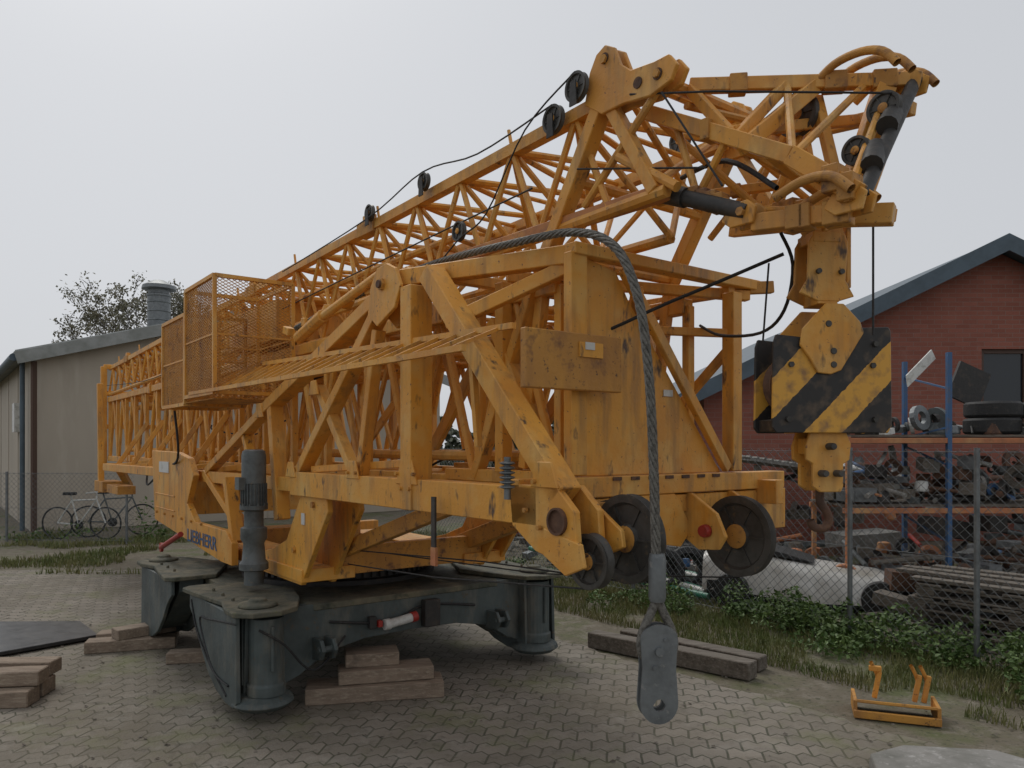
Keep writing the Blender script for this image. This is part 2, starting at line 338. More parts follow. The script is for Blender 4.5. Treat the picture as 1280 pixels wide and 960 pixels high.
Y.beam((2.3,-.45,1.46),(3.2,-.45,1.46),.05,.06);Y.beam((1.2,n_+.02,1.46),(2.4,n_+.05,1.52),.03,.04)
for (u,z,s) in((2.48,1.46,.1),(1.9,1.46,.08),(1.02,1.44,.08),(.45,1.83,.08),(1.38,1.93,.07),(3.5,1.48,.08)):
    Y.plate([(u-s,z-s*.4),(u-s*.5,z+s*.8),(u+s*.5,z+s*.8),(u+s,z-s*.4)],'v',n_-.052,.012)
for u in(-4.8,-4.0,-3.2,-2.4,-1.6):
    Y.beam((u,n_,1.36),(u+.1,-.42,1.9),.035,.05);Y.beam((u,n_,1.36),(u+.5,-.42,1.42),.035,.05)
for u in(-5.5,-3.6,-1.8,0,1.5,2.5,3.3):Y.beam((u,n_,1.34),(u,.75,1.34),.07,.08)
for v in(n_-.055,n_+.055):
    Y.plate([(2.10,2.27),(2.13,2.41),(2.20,2.49),(2.30,2.50),(2.39,2.46),(2.44,2.37),(2.38,2.27),(2.2,2.2)],'v',v,.02)
Y.tube((1.35,n_,2.36),(2.2,n_,2.50),.026);Y.tube((.9,n_+.05,2.3),(1.4,n_,2.37),.04)
for k in range(5):Y.obox((.75+.3*k,n_+.04,2.36+.02*k),(.10,.05,.05),R.uniform(-.4,.4),R.uniform(-.4,.4))
for v in(n_,-.55,.6,.75):
    Y.plate([(1.12,1.33),(1.48,1.33),(1.5,1.22),(1.15,.80),(1.1,.74),(.22,.74),(.24,.84),(.62,.92),(.86,1.0)],'v',v,.035)
Y.box((-.75,-.78,.76),(1.14,-.42,.84));Y.box((-.75,.42,.76),(1.14,.78,.84));W.box((1.06,-.56,.78),(1.12,.58,.96));W.box((-.75,-.42,.765),(-.5,.42,.93))
W.box((.2,-.4,.77),(1.0,.4,.83));W.beam((1.0,-.5,.9),(2.5,-.4,1.36),.06,.09);W.beam((1.0,.5,.9),(2.4,.5,1.34),.08,.12)
Y.beam((.95,.62,.8),(1.35,.66,1.34),.14,.16)
# side panel
Y.plate([(-2.42,1.56),(-1.5,1.55),(-1.1,1.50),(-.95,1.36),(-1.15,1.12),(-.9,.98),(-.1,.98),(.05,.90),(.05,.74),(-.2,.74),(-2.3,.90)],'v',-.84,.05)
Y.beam((-.95,n_,1.38),(-.05,n_,1.0),.06,.09,up=(0,1,0));Y.beam((-.2,-.8,1.36),(-.02,-.8,.9),.07,.09,up=(0,1,0))
Y.box((-2.4,-.8,.92),(-2.34,.7,1.5));Y.box((-1.0,-.8,.8),(-.9,.8,.9))
for (u,z,a_,b_) in((-1.9,1.15,.35,.012),(-1.9,1.02,.35,.012)):Y.box((u-a_,-.873,z),(u+a_,-.866,z+b_))
for v in(-.5,.5):Y.beam((-7.25,v,1.3),(-7.25,v,2.8),.08)
for z in(1.3,1.9,2.4,2.8):Y.beam((-7.25,-.5,z),(-7.25,.5,z),.07)
Y.beam((-5.9,n_,.98),(-6.0,n_,2.45),.07);Y.beam((-5.9,-.4,1.05),(-5.0,-.7,1.34),.08);W.box((-6.1,-.8,1.0),(-5.5,-.55,1.14));W.box((-5.2,-.8,1.02),(-4.5,-.6,1.12))
# end frame
E=3.3
Y.beam((E,-.80,1.43),(E,.95,1.43),.09,.085,up=(0,0,1));Y.box((E-.12,.72,1.18),(E+.05,.95,1.385))
Y.beam((E,-.47,1.48),(E,-.47,2.4),.09,.05);Y.beam((2.8,-.47,1.48),(2.8,-.47,2.36),.06)
Y.plate([(-.425,2.40),(-.22,2.36),(-.14,2.24),(.5,1.474),(-.425,1.474)],'u',E-.02,.012)
Y.beam((E+.01,-.20,2.37),(E+.01,.52,1.49),.05,.035,up=(1,0,0))
Y.beam((E,.57,1.48),(E,.57,2.36),.07);Y.beam((2.75,.57,1.48),(2.75,.57,2.36),.06)
Y.beam((E,-.5,2.415),(E,.76,2.415),.07,.05);Y.beam((2.8,-.45,2.39),(E,.70,2.36),.05,.05);Y.beam((2.6,-.75,2.40),(2.6,.6,2.40),.05)
W.beam((E,.70,2.40),(E+.06,.82,2.41),.04,.06)
Y.beam((2.6,-.40,2.20),(E,.57,2.16),.04);Y.beam((E,.57,2.1),(2.6,.57,1.5),.04);Y.beam((E,.57,2.37),(2.5,.57,2.39),.05)
Y.beam((E,-.1,2.3),(2.7,.3,1.5),.05)
W.plate([(-.62,1.38),(-.40,1.38),(-.36,1.15),(-.46,1.08),(-.58,1.12)],'u',E+.17,.02)
for v in(.20,.50):
    Y.plate([(E-.1,1.385),(E+.06,1.385),(E+.20,1.30),(E+.25,1.20),(E+.21,1.14),(E+.10,1.13),(E-.02,1.2)],'v',v,.022)
Y.plate([(-.3,1.385),(.10,1.385),(.22,1.22),(.14,1.14),(.02,1.16),(-.12,1.28)],'u',E+.03,.025)
Y.plate([(3.3,1.38),(3.74,1.33),(3.76,1.24),(3.66,1.21),(3.4,1.28)],'v',-.46,.02)
Y.plate([(3.3,1.40),(3.62,1.37),(3.73,1.30),(3.74,1.24),(3.68,1.215),(3.5,1.25),(3.3,1.3)],'v',-.63,.02)
Y.plate([(3.5,1.30),(3.70,1.26),(3.72,1.18),(3.62,1.14),(3.5,1.2)],'v',-.80,.018)
# A-frame head
AP=[(3.34,3.0),(3.37,3.12),(3.41,3.18),(3.46,3.20),(3.51,3.17),(3.545,3.09),(3.60,3.045),(3.72,3.03),(3.79,3.03),(3.83,2.98),(3.80,2.93),(3.70,2.91),(3.56,2.93),(3.44,2.93)]
for v in(-.42,.40):
    Y.plate(AP,'v',v-.028,.02);Y.plate(AP,'v',v+.028,.02)
    Y.beam((3.42,v,3.0),(3.05,v,2.42),.06,.07,up=(0,1,0));Y.beam((3.45,v,2.98),(3.70,v,2.56),.05,.055,up=(0,1,0))
    Y.beam((3.05,v,2.42),(2.9,v,1.5),.05);YT.tube((3.5,v,2.75),(3.8,v,2.55),.02);YT.tube((3.72,v,2.95),(3.3,v,2.6),.016)
for u,z in((3.46,3.12),(3.72,2.97),(3.25,2.72),(3.68,2.6),(3.06,2.44)):YT.tube((u,-.42,z),(u,.42,z),.024)
YT.tube((3.46,-.4,3.1),(3.25,.4,2.72),.016);YT.tube((3.46,.4,3.1),(3.68,-.4,2.6),.016)
for i in range(16):
    u=R.uniform(-6.5,3);Y.obox((u,R.choice((-.43,.32)),R.choice((1.44,2.3))),(R.uniform(.06,.2),.09,R.uniform(.08,.11)))
Y.box((-1.2,-.5,2.42),(-.05,.1,2.72));YT.tube((-.4,-.1,2.3),(-.4,.4,2.3),.14,18)
Y.obj('heavy_frame',yellow,crane,bevel=.004);YT.obj('lattice_tubes',yellow,crane,smooth=True);W.obj('worn_brackets',yellow_worn,crane,bevel=.003)
m=MB();m.beam((1.9,-.45,2.56),(3.74,-.40,2.555),.05,.06);m.obj('orange_strut',orange_beam,crane,bevel=.004)
# jib head
JB=MB();JT=MB();JW=MB()
J=[((3.80,-.28,2.98),(4.38,.30,2.95),.042),((3.62,-.33,2.93),(4.24,-.28,2.58),.048),((4.24,-.28,2.58),(4.46,-.26,2.40),.055),((3.73,-.34,2.60),(4.05,-.3,2.44),.04),
   ((3.7,.36,2.95),(4.36,.32,2.86),.04),((3.5,.38,2.60),(4.32,.25,2.46),.04),((4.1,-.3,2.38),(4.42,-.22,2.36),.05),((3.75,.05,2.55),(4.4,-.1,2.44),.035),((3.7,-.1,2.62),(4.30,.2,2.62),.03)]
for a,b,t in J:JB.beam(a,b,t,t*1.2)
web=[((3.8,-.28,2.97),(4.0,-.3,2.73)),((4.0,-.3,2.73),(3.85,-.3,2.53)),((3.85,-.3,2.55),(3.75,-.3,2.85)),((4.05,-.02,2.97),(4.02,-.3,2.7)),((4.05,-.02,2.97),(4.24,-.28,2.58)),((4.25,.18,2.95),(4.24,-.28,2.58)),
 ((4.3,.25,2.94),(4.1,.25,2.5)),((4.3,.25,2.94),(4.42,-.24,2.42)),((3.9,.35,2.92),(4.0,.3,2.52)),((3.9,.35,2.92),(3.7,.36,2.56)),((4.0,.3,2.52),(4.2,.33,2.88)),((3.75,-.3,2.6),(3.9,.32,2.54)),((4.05,-.3,2.44),(3.9,.32,2.54)),((4.05,-.3,2.44),(4.3,.25,2.47)),((3.8,-.3,2.9),(3.9,.35,2.92)),((4.0,-.28,2.74),(4.15,.3,2.88)),
 ((3.65,-.3,2.9),(3.95,.0,2.5)),((3.95,.0,2.5),(4.1,.1,2.93)),((4.1,.1,2.93),(4.25,.0,2.5)),((3.7,.0,2.95),(3.95,.34,2.6)),((3.6,.3,2.6),(3.85,.3,2.95)),((4.15,-.28,2.62),(4.15,.25,2.5)),((3.9,-.29,2.78),(4.2,.1,2.5)),((4.35,.28,2.9),(4.35,.0,2.45))]
for i,(a,b) in enumerate(web):
    (JB.beam(a,b,.034,.04) if i%3==0 else JT.tube(a,b,.015))
JB.beam((4.30,.22,2.93),(4.22,.1,2.5),.06,.07);JB.beam((4.12,.05,2.95),(4.05,-.3,2.66),.045,.055)
for (u,v,z) in((4.36,.30,2.95),(4.44,-.24,2.39),(4.08,-.30,2.42),(3.74,-.36,2.58)):
    for dv in(-.03,.03):
        JB.plate([(u-.09,z-.015),(u-.055,z+.035),(u+.02,z+.04),(u+.055,z+.01),(u+.04,z-.045),(u-.05,z-.045)],'v',v+dv,.014)
for _ in range(20):    # clamps and welded lugs sitting on the chords
    a,b,t=R.choice(J);q=Vector(a).lerp(Vector(b),R.uniform(.1,.95));d=(Vector(b)-Vector(a))
    JW.obox(q,(R.uniform(.03,.09),t*1.5,t*1.6),math.atan2(d.y,d.x))
for v0_,z0_ in((.34,2.97),(.16,2.97),(.05,2.96)):   # curved guide arms on the tip
    JW.path([(4.12,v0_,z0_),(4.2,v0_,z0_+.045),(4.3,v0_,z0_+.05),(4.38,v0_,z0_+.02),(4.43,v0_,z0_-.04)],.016,8,4)
for v0_ in(-.32,-.16):
    JW.path([(4.2,v0_,2.44),(4.3,v0_,2.47),(4.4,v0_,2.46),(4.47,v0_,2.40)],.017,8,4)
JB.beam((4.0,-.1,2.46),(4.42,.05,2.40),.06,.07);JB.beam((4.08,.1,2.46),(4.14,.1,2.38),.12,.08)
JS=(-.06,0,0)
for mm,nm,mt in((JB,'jib_head_frame',yellow),(JT,'jib_head_tubes',yellow),(JW,'jib_head_lugs',yellow_worn)):
    o=mm.obj(nm,mt,crane,bevel=.003 if mm is not JT else 0,smooth=mm is JT);o.location=JS
# ladder walkway + panel
m=MB()
for a,b in(((3.30,-.79,2.07),(.5,-.79,2.16)),((3.34,-1.05,1.96),(-.3,-1.06,1.99)),((.3,-.55,1.97),(.3,-1.05,1.97))):m.beam(a,b,.022,.024)
for i in range(22):
    u=3.2-i*.15;m.beam((u,-.79,2.07+.0042*i),(u,-1.05,1.96+.0013*i),.012,.014)
for i in range(5):m.beam((3.0-i*.65,-.79,2.06),(3.0-i*.65,-.75,1.6+.4*(i>0)),.026)
m.obj('walkway_ladder',yellow,crane)
m=MB();m.box((3.35,-.80,1.825),(3.385,-.285,2.055));m.obj('end_panel',yellow_worn,crane,bevel=.004)
m=MB();m.box((3.386,-.53,1.96),(3.392,-.40,2.02));m.obj('panel_placard',yellow,crane)
# baskets
m=MB();g=MB()
def cage(u0,u1,v0,v1,z0,z1):
    for u in(u0,u1):
        for v in(v0,v1):m.beam((u,v,z0),(u,v,z1),.026)
    for z in(z0,z1,(z0+z1)/2):
        t=.026 if z!=(z0+z1)/2 else .012
        m.beam((u0,v0,z),(u1,v0,z),t);m.beam((u0,v1,z),(u1,v1,z),t);m.beam((u0,v0,z),(u0,v1,z),t);m.beam((u1,v0,z),(u1,v1,z),t)
def meshpanel(P0,ax,az,w,h,sp=.04,t=.0042):
    P0=Vector(P0);ax=Vector(ax);az=Vector(az);nn=ax.cross(az)
    k=-h*2
    while k<w:
        for sgn in(1,-1):
            z0=max(0,(-k)*.55);z1=min(h,(w-k)*.55)
            if z1>z0:
                x0=k+z0/.55;x1=k+z1/.55
                if sgn<0:x0,x1=w-x0,w-x1
                g.beam(P0+ax*x0+az*z0,P0+ax*x1+az*z1,t,t,up=nn)
        k+=sp
cage(-.45,.28,-1.05,-.5,1.97,2.77);meshpanel((.28,-1.05,1.97),(0,1,0),(0,0,1),.55,.8);meshpanel((-.45,-1.05,1.97),(1,0,0),(0,0,1),.73,.8);meshpanel((-.45,-1.05,1.97),(0,1,0),(0,0,1),.55,.8)
cage(-1.15,-.47,-1.05,-.6,1.92,2.6);meshpanel((-1.15,-1.05,1.92),(1,0,0),(0,0,1),.68,.68);meshpanel((-1.15,-1.05,1.92),(0,1,0),(0,0,1),.45,.68);meshpanel((-1.15,-1.05,1.93),(1,0,0),(0,1,0),1.4,.45)
m.obj('basket_frame',yellow,crane);g.obj('basket_mesh',yellow_worn,crane)
# undercarriage
G=MB();GT=MB()
def P2(l):return [(a*.88,b) for a,b in l]
for su in(1,-1):
    prof=P2([(-1.3,.62),(-1.3,.20),(-1.05,.15),(-.9,.20),(-.7,.31),(-.4,.36),(0,.37),(.4,.36),(.7,.31),(.9,.20),(1.05,.15),(1.3,.20),(1.3,.62)])
    for du in(-.13,.13):G.plate(prof,'u',su*1.0+du,.025)
    G.plate([(a*.97,b) for a,b in prof],'u',su*1.0,.18)
    for sv in(1,-1):
        pr=[(su*a*.88,b) for a,b in((.28,.62),(.28,.52),(.42,.44),(.58,.30),(.76,.18),(.95,.11),(1.15,.08),(1.33,.085),(1.40,.13),(1.38,.62))]
        for dv in(-.14,.12):G.plate(pr,'v',sv*1.05+dv,.025)
        G.plate([(su*a*.88,b) for a,b in((.32,.62),(.34,.53),(.78,.25),(1.0,.15),(1.3,.13),(1.34,.6))],'v',sv*1.05,.17)
        G.lathe([(0,.60),(.10,.60),(.10,.22),(.112,.21),(.112,.15),(.0,.15)],axisM((su*1.20,sv*1.02,0),'z'),24)
        G.lathe([(0,.15),(.13,.15),(.17,.125),(.18,.10),(.14,.07),(0,.06)],axisM((su*1.17,sv*1.03,0),'z'),24)
        G.tube((su*1.31,sv*1.02-.0,.56),(su*1.31,sv*1.02,.30),.012,8)
        GT.plate([(su*a*.88,sv*b*.88) for a,b in((.22,1.02),(.22,1.36),(.28,1.42),(.5,1.40),(1.0,1.34),(1.25,1.40),(1.42,1.40),(1.52,1.30),(1.54,1.12),(1.46,.98),(1.15,.84),(.8,.75))],'z',.64,.03)
        GT.lathe([(0,.70),(.05,.70),(.055,.685),(.11,.675),(.115,.657),(0,.657)],axisM((su*1.14,sv*1.05,0),'z'),24)
        for k in range(3):GT.lathe([(0,.675),(.012,.675),(.012,.655)],axisM((su*(.5+.2*k),sv*1.12,0),'z'),6)
        G.beam((su*.45,sv*.45,.45),(su*1.0,sv*.95,.42),.2,.32)
        for dv in(.62,.70):G.plate([(su*1.12,.42),(su*1.26,.42),(su*1.30,.36),(su*1.26,.30),(su*1.12,.28)],'v',sv*dv,.025)
        G.tube((su*1.25,sv*.60,.36),(su*1.25,sv*.72,.36),.02,10)
GT.plate([(-1.15,-.7),(-1.15,.7),(-.7,.95),(.7,.95),(1.15,.7),(1.15,-.7),(.7,-.95),(-.7,-.95)],'z',.601,.04)
G.box((-.7,-.7,.3),(.7,.7,.58))
G.obj('undercarriage',grey,crane,bevel=.007,seg=2);GT.obj('undercarriage_deck',greytop,crane,bevel=.005)
m=MB();m.tube((-1.35,-1.02,.74),(-.80,-1.0,.90),.022,10);m.lathe([(0,.01),(.04,.01),(.04,-.01),(0,-.01)],axisM((-1.35,-1.02,.74),'y'),14);m.obj('red_locking_strut',redp,crane,smooth=True)
m=MB();m.lathe([(0,.762),(.62,.762),(.62,.735),(.68,.73),(.68,.66),(.74,.655),(.74,.622),(0,.622)],axisM((0,0,0),'z'),56)
for i in range(70):
    t=i*6.283/70;m.obox((.69*math.cos(t),.69*math.sin(t),.695),(.03,.03,.06),t)
m.obj('slewing_ring',dark,crane,smooth=True)
m=MB()
m.path([(1.31,-1.1,.55),(1.33,-.96,.45),(1.26,-.75,.25),(1.16,-.5,.40)],.007);m.path([(1.15,-.6,.5),(1.17,-.2,.45),(1.15,.1,.52),(1.15,.5,.47)],.009)
m.path([(1.22,-1.20,.58),(.7,-1.205,.52),(.5,-1.205,.48),(.72,-1.205,.26),(1.05,-1.205,.13)],.007);m.path([(.3,-1.205,.58),(.45,-1.21,.40),(.8,-1.21,.22),(1.1,-1.21,.2)],.006)
m.obj('undercarriage_hoses',rubber,crane,smooth=True)
m=MB();m.tube((1.19,-.20,.44),(1.19,-.04,.46),.030,16);m.tube((1.19,-.24,.44),(1.19,-.20,.44),.036,16);m.obj('power_plug',whitep,crane,smooth=True)
m=MB();m.tube((1.19,-.04,.46),(1.19,.0,.465),.034,16);m.obox((1.18,-.27,.45),(.04,.03,.04));m.obj('power_plug_cap',redp,crane,smooth=True)
m=MB();m.box((1.145,.06,.38),(1.21,.18,.56));m.box((1.145,-.34,.42),(1.19,-.29,.5));m.obj('junction_box',dark,crane,bevel=.006)
# slewing motor
m=MB();c=(.66,-.91,0);k_=.88
m.lathe([(a*k_,b) for a,b in[(0,1.58),(.06,1.58),(.08,1.57),(.088,1.54),(.088,1.36),(.082,1.355),(.082,1.22),(.10,1.215),(.10,1.19),(.07,1.18),(.07,1.08),(.095,1.07),(.095,1.0),(.075,.97),(.085,.86),(.105,.84),(.105,.80),(.07,.79),(.07,.70),(0,.70)]],axisM(c,'z'),24)
for i in range(24):
    t=i*6.283/24;m.obox((c[0]+.077*math.cos(t),c[1]+.077*math.sin(t),1.29),(.014,.004,.14),t)
m.obox((c[0]-.0,c[1]-.085,1.36),(.08,.05,.08))
for i in range(10):
    t=i*6.283/10;m.lathe([(0,1.23),(.008,1.23),(.008,1.2)],axisM((c[0]+.08*math.cos(t),c[1]+.08*math.sin(t),0),'z'),6)
m.obj('slewing_motor',motorg,crane,smooth=True)
# sheaves
SH=MB();HB=MB()
def sheave(M,c,r,t=.035,ax='y'):
    M.lathe([(r*.22,-t),(r*.3,-t),(r*.34,-t*.3),(r*.76,-t*.3),(r*.82,-t),(r*.93,-t*1.05),(r,-t),(r*.99,-t*.8),(r*.88,0),(r*.99,t*.8),(r,t),(r*.93,t*1.05),(r*.82,t),(r*.76,t*.3),(r*.34,t*.3),(r*.3,t),(r*.22,t)],axisM(c,ax),40)
    for i in range(6):
        a=i*1.0472;cc=Vector(c)
        for s in(-1,1):
            M.beam(cc+Vector((math.cos(a)*r*.28,s*t*.45,math.sin(a)*r*.28)),cc+Vector((math.cos(a)*r*.8,s*t*.45,math.sin(a)*r*.8)),t*.35,t*.35)
    HB.lathe([(0,-t*1.5),(r*.18,-t*1.5),(r*.30,-t*1.1),(r*.30,t*1.1),(r*.18,t*1.5),(0,t*1.5)],axisM(c,ax),18)
for c,r in(((3.68,-.55,1.26),.165),((3.66,-.72,1.19),.10),((3.50,.35,1.19),.185),((3.5,-.45,1.24),.15)):sheave(SH,c,r,.020)
for c,r in(((3.33,-.49,3.07),.062),((3.16,-.47,3.0),.062),((2.08,-.47,3.03),.05),((2.44,-.48,2.68),.05),((1.4,-.45,3.03),.05),((3.99,.05,2.87),.085),((4.30,.1,2.8),.06),((4.28,-.05,2.62),.05),((3.2,.3,3.08),.06)):sheave(SH,c,r,.012)
SH.obj('rope_sheaves',sheavem,crane,smooth=True);HB.obj('sheave_hubs',yellow_worn,crane,smooth=True)
m=MB();m.lathe([(0,.03),(.026,.03),(.03,.015),(.03,0)],axisM((3.45,.185,1.22),'y'),16);m.obj('grease_cap',redp,crane)
m=MB()
for c in((3.33,-.49,3.07),(3.16,-.47,3.0),(2.08,-.47,3.03),(1.4,-.45,3.03)):
    m.plate([(c[0]-.022,c[2]-.08),(c[0]+.022,c[2]-.08),(c[0]+.016,c[2]+.02),(c[0]-.016,c[2]+.02)],'v',c[1]-.02,.006)
m.tube((4.31,.31,2.96),(4.39,-.22,2.40),.025,12);m.tube((3.68,-.36,2.57),(4.03,-.32,2.42),.030,14);m.tube((4.30,.20,2.84),(4.35,.02,2.70),.036,12);m.tube((4.33,-.02,2.62),(4.38,-.14,2.52),.036,12)
m.tube((3.68,-.36,2.57),(3.78,-.35,2.528),.038,14)
m.obj('dark_fittings',dark,crane,smooth=True)
m=MB()
def bolt(c,ax,r=.014,h=.010):m.lathe([(0,h),(r,h),(r,-.006)],axisM(c,ax),6)
for c,r in(((2.26,-.82,2.40),.03),((3.46,-.462,3.14),.018),((3.74,-.462,2.975),.016),((1.3,-.775,1.25),.02),((1.0,-.775,.95),.02),((4.38,-.285,2.39),.018),((3.68,-.405,2.58),.018),((4.02,-.345,2.42),.016)):bolt(c,'y',r)
for i in range(6):bolt((-2.2+.3*i,-.87,.98),'y',.012)
for (u,z) in((2.40,1.47),(2.56,1.47),(2.44,1.40),(2.52,1.40),(1.86,1.46),(1.95,1.46),(3.45,1.47),(3.40,1.36),(3.48,1.30)):bolt((u,n_-.062,z),'y',.010)
m.obj('bolts',yellow_worn,crane,smooth=True)
m=MB();m.lathe([(0,0),(.042,0),(.042,.012),(.050,.012),(.05,-.005)],axisM((3.575,-.803,1.33),'y'),24)
for i in range(7):m.box((3.34,-.3+.11*i,1.455),(3.351,-.25+.11*i,1.470))
m.lathe([(0,.01),(.02,.01),(.02,0)],axisM((2.26,-.832,2.40),'y'),14)
for u,z in((3.46,3.145),(3.64,2.98),(3.74,2.975)):m.lathe([(0,.003),(.022,.003),(.022,-.002)],axisM((u,-.459,z),'y'),16)
m.obj('pin_holes',rust,crane,smooth=True)
m=MB()
for k in range(6):
    z=1.44+.018*k;m.lathe([(.018,z),(.03,z+.005),(.03,z+.009),(.018,z+.013)],axisM((3.35,-.86,0),'z'),16)
m.tube((3.35,-.86,1.40),(3.35,-.86,1.56),.013,10);m.obj('damper_spring',steel,crane,smooth=True)
# pendant rope
m=MB()
PR=[(.9,-.72,2.36),(1.6,-.68,2.44),(2.38,-.62,2.50),(3.09,-.60,2.47),(3.45,-.60,2.43),(3.66,-.60,2.33),(3.77,-.60,2.14),(3.82,-.60,1.90),(3.845,-.60,1.6),(3.86,-.60,1.22)]
P_=m.path(PR,.0125,10,40)
a=None;ln=0;strands=[[] for _ in range(6)]
for i,p in enumerate(P_):
    d=(P_[min(i+1,len(P_)-1)]-P_[max(i-1,0)]).normalized()
    if a is None:a=d.cross(Vector((0,0,1))).normalized()
    a=(a-d*a.dot(d)).normalized();b=a.cross(d)
    if i:ln+=(P_[i]-P_[i-1]).length
    for k in range(6):
        t=k*1.0472+ln*28;strands[k].append(p+a*(.0112*math.cos(t))+b*(.0112*math.sin(t)))
for st in strands:m.path(st,.0064,6,1)
m.obj('pendant_rope',rope,crane,smooth=True)
m=MB();tr=.004
m.path([(3.33,-.5,3.13),(3.0,-.5,3.0),(2.7,-.5,2.7),(2.44,-.5,2.62),(2.0,-.5,2.4)],tr,6);m.path([(3.16,-.48,3.06),(2.6,-.48,3.02),(2.08,-.48,3.08),(1.4,-.47,2.99),(0,-.47,2.92)],tr,6)
m.path([(3.60,-.46,2.95),(3.95,-.40,2.85),(4.34,.1,2.84)],tr,6,1);m.path([(3.76,-.46,2.9),(4.0,-.42,2.5)],tr,6,1);m.path([(3.55,-.1,2.72),(3.85,-.2,2.68),(4.1,-.25,2.5)],.010,8,5);m.path([(3.3,-.46,2.75),(3.9,-.38,2.6)],tr,6,1)
m.path([(4.26,.1,2.46),(4.26,.1,2.2),(4.26,.1,2.0)],tr,6,1);m.path([(3.83,.1,2.34),(3.80,.1,2.0)],.004,6,1)
m.path([(3.2,.45,2.2),(3.4,.35,2.12),(3.72,.2,2.08),(3.9,.1,2.14),(3.97,.05,2.3),(3.95,0,2.42)],.007,8,5)
m.path([(-7,-.5,2.5),(-4,-.5,2.40),(-1,-.46,2.6),(1.5,-.46,2.7),(3,-.46,2.75)],tr,6,6)
m.path([(3.66,-.72,1.09),(2.4,-.6,.95),(1.2,-.5,.86)],tr,6,1);m.path([(3.5,.35,1.0),(2.5,0,.92),(1.2,-.2,.9)],tr,6,1);m.path([(3.68,-.55,1.1),(2.4,-.3,1.0),(1.2,-.5,.95)],tr,6,1)
for k in range(9):
    u=R.uniform(-3,3);z=R.uniform(1.5,2.9)
    m.path([(u,-.3,z),(u+.3,-.35,z-R.uniform(.05,.3)),(u+.7,-.1,z-.1),(u+1.1,.1,z+.05)],.008,6,5)
m.path([(-1.2,-.95,1.9),(-1.3,-.9,1.5),(-2.2,-.8,1.4),(-3,-.78,1.2),(-3.4,-.7,1.3)],.010,8,6)
m.obj('ropes_and_hoses',rubber,crane,smooth=True)
# rope end socket
e=D.objects.new('rope_end_socket',None);S.collection.objects.link(e);e.parent=crane;e.location=(3.865,-.60,0);e.rotation_euler=(0,0,math.radians(58))
m=MB();m.lathe([(0,1.23),(.026,1.23),(.030,1.21),(.030,1.08),(.026,1.065),(0,1.065)],Matrix.Identity(4),20);m.obj('ferrule',steel,e,smooth=True)
m=MB();m.path([(0,0,1.08),(-.02,0,1.03),(-.052,0,.96),(-.058,0,.90),(-.03,0,.855),(0,0,.845),(.03,0,.855),(.058,0,.90),(.052,0,.96),(.02,0,1.03),(0,0,1.08)],.015,10,5);m.obj('thimble_loop',rope,e,smooth=True)
m=MB()
def linkplate(y):
    out=[]
    for i in range(13):
        t=math.pi*i/12;out.append((.064*math.cos(t),.94+.05*math.sin(t)))
    out+=[(-.058,.84)]
    for i in range(13):
        t=math.pi+math.pi*i/12;out.append((.066*math.cos(t),.72+.07*math.sin(t)))
    out+=[(.058,.84)]
    n=len(out);c0=Vector((0,.715));hole=[]
    for (a,b) in out:
        d=(Vector((a,b))-c0).normalized();hole.append((c0.x+d.x*.021,c0.y+d.y*.021))
    vs=[]
    for yy in(y-.006,y+.006):
        vs+=[(a,yy,b) for a,b in out]+[(a,yy,b) for a,b in hole]
    fs=[]
    for i in range(n):
        j=(i+1)%n
        fs+=[(i,j,n+j,n+i),(2*n+j,2*n+i,3*n+i,3*n+j),(i,2*n+i,2*n+j,j),(n+i,n+j,3*n+j,3*n+i)]
    m.add(vs,fs)
linkplate(-.022);linkplate(.022);m.obj('link_plates',steel,e)
m=MB();m.tube((0,-.038,.90),(0,.038,.90),.016,14);m.tube((-.015,-.034,.845),(-.015,.034,.845),.009,10);m.tube((.02,-.034,.94),(.02,.034,.94),.006,10);m.obj('link_pin',steel,e,smooth=True)
# hook block
e=D.objects.new('hook_block',None);S.collection.objects.link(e);e.parent=crane;e.location=(4.06,.09,0);e.rotation_euler=(0,0,math.radians(60))
m=MB()
for y in(-.05,.05):
    m.plate([(-.075,2.36),(-.03,2.44),(.05,2.44),(.08,2.36),(.07,2.22),(.105,2.16),(.04,2.14),(-.04,2.14),(-.11,2.17),(-.08,2.22)],'v',y,.014)
    m.plate([(-.03,2.125),(.04,2.125),(.105,2.06),(.12,2.02),(.03,1.88),(-.01,1.865),(-.06,1.87),(-.09,1.92),(-.13,1.97),(-.12,2.03)],'v',y*1.8,.012)
    m.plate([(-.07,1.655),(-.088,1.60),(-.085,1.55),(-.06,1.535),(-.06,1.45),(-.03,1.43),(.05,1.43),(.06,1.45),(.06,1.535),(.085,1.55),(.09,1.61),(.07,1.655)],'v',y,.018)
m.box((-.06,-.06,2.36),(.05,.06,2.40));m.box((.095,-.02,2.2),(.115,.02,2.46));m.box((-.07,-.04,1.57),(.07,.04,1.63));m.box((-.04,-.055,2.13),(.04,.055,2.18))
m.obj('hook_yoke',yellow,e,bevel=.003)
m=MB()
for y in(-.075,.075):
    m.plate([(-.225,1.98),(-.215,2.01),(-.1,2.0),(-.05,1.90),(.03,1.90),(.11,2.04),(.225,2.045),(.235,2.03),(.24,1.68),(.225,1.65),(-.215,1.65),(-.23,1.67)],'v',y,.014)
m.box((-.215,-.065,1.655),(.225,.065,1.70))
m.obj('striped_side_plates',hazard,e,bevel=.003)
m=MB()
for x in(-.10,.10):m.lathe([(0,-.03),(.06,-.03),(.115,-.03),(.115,-.022),(.10,0),(.115,.022),(.115,.03),(0,.03)],axisM((x,0,1.83),'y'),28)
m.path([(0,0,1.45),(0,0,1.39),(.02,0,1.36),(.035,0,1.32),(.015,0,1.29),(-.025,0,1.295),(-.04,0,1.32)],.016,10,5)
m.obj('hook_and_sheaves',rust,e,smooth=True)
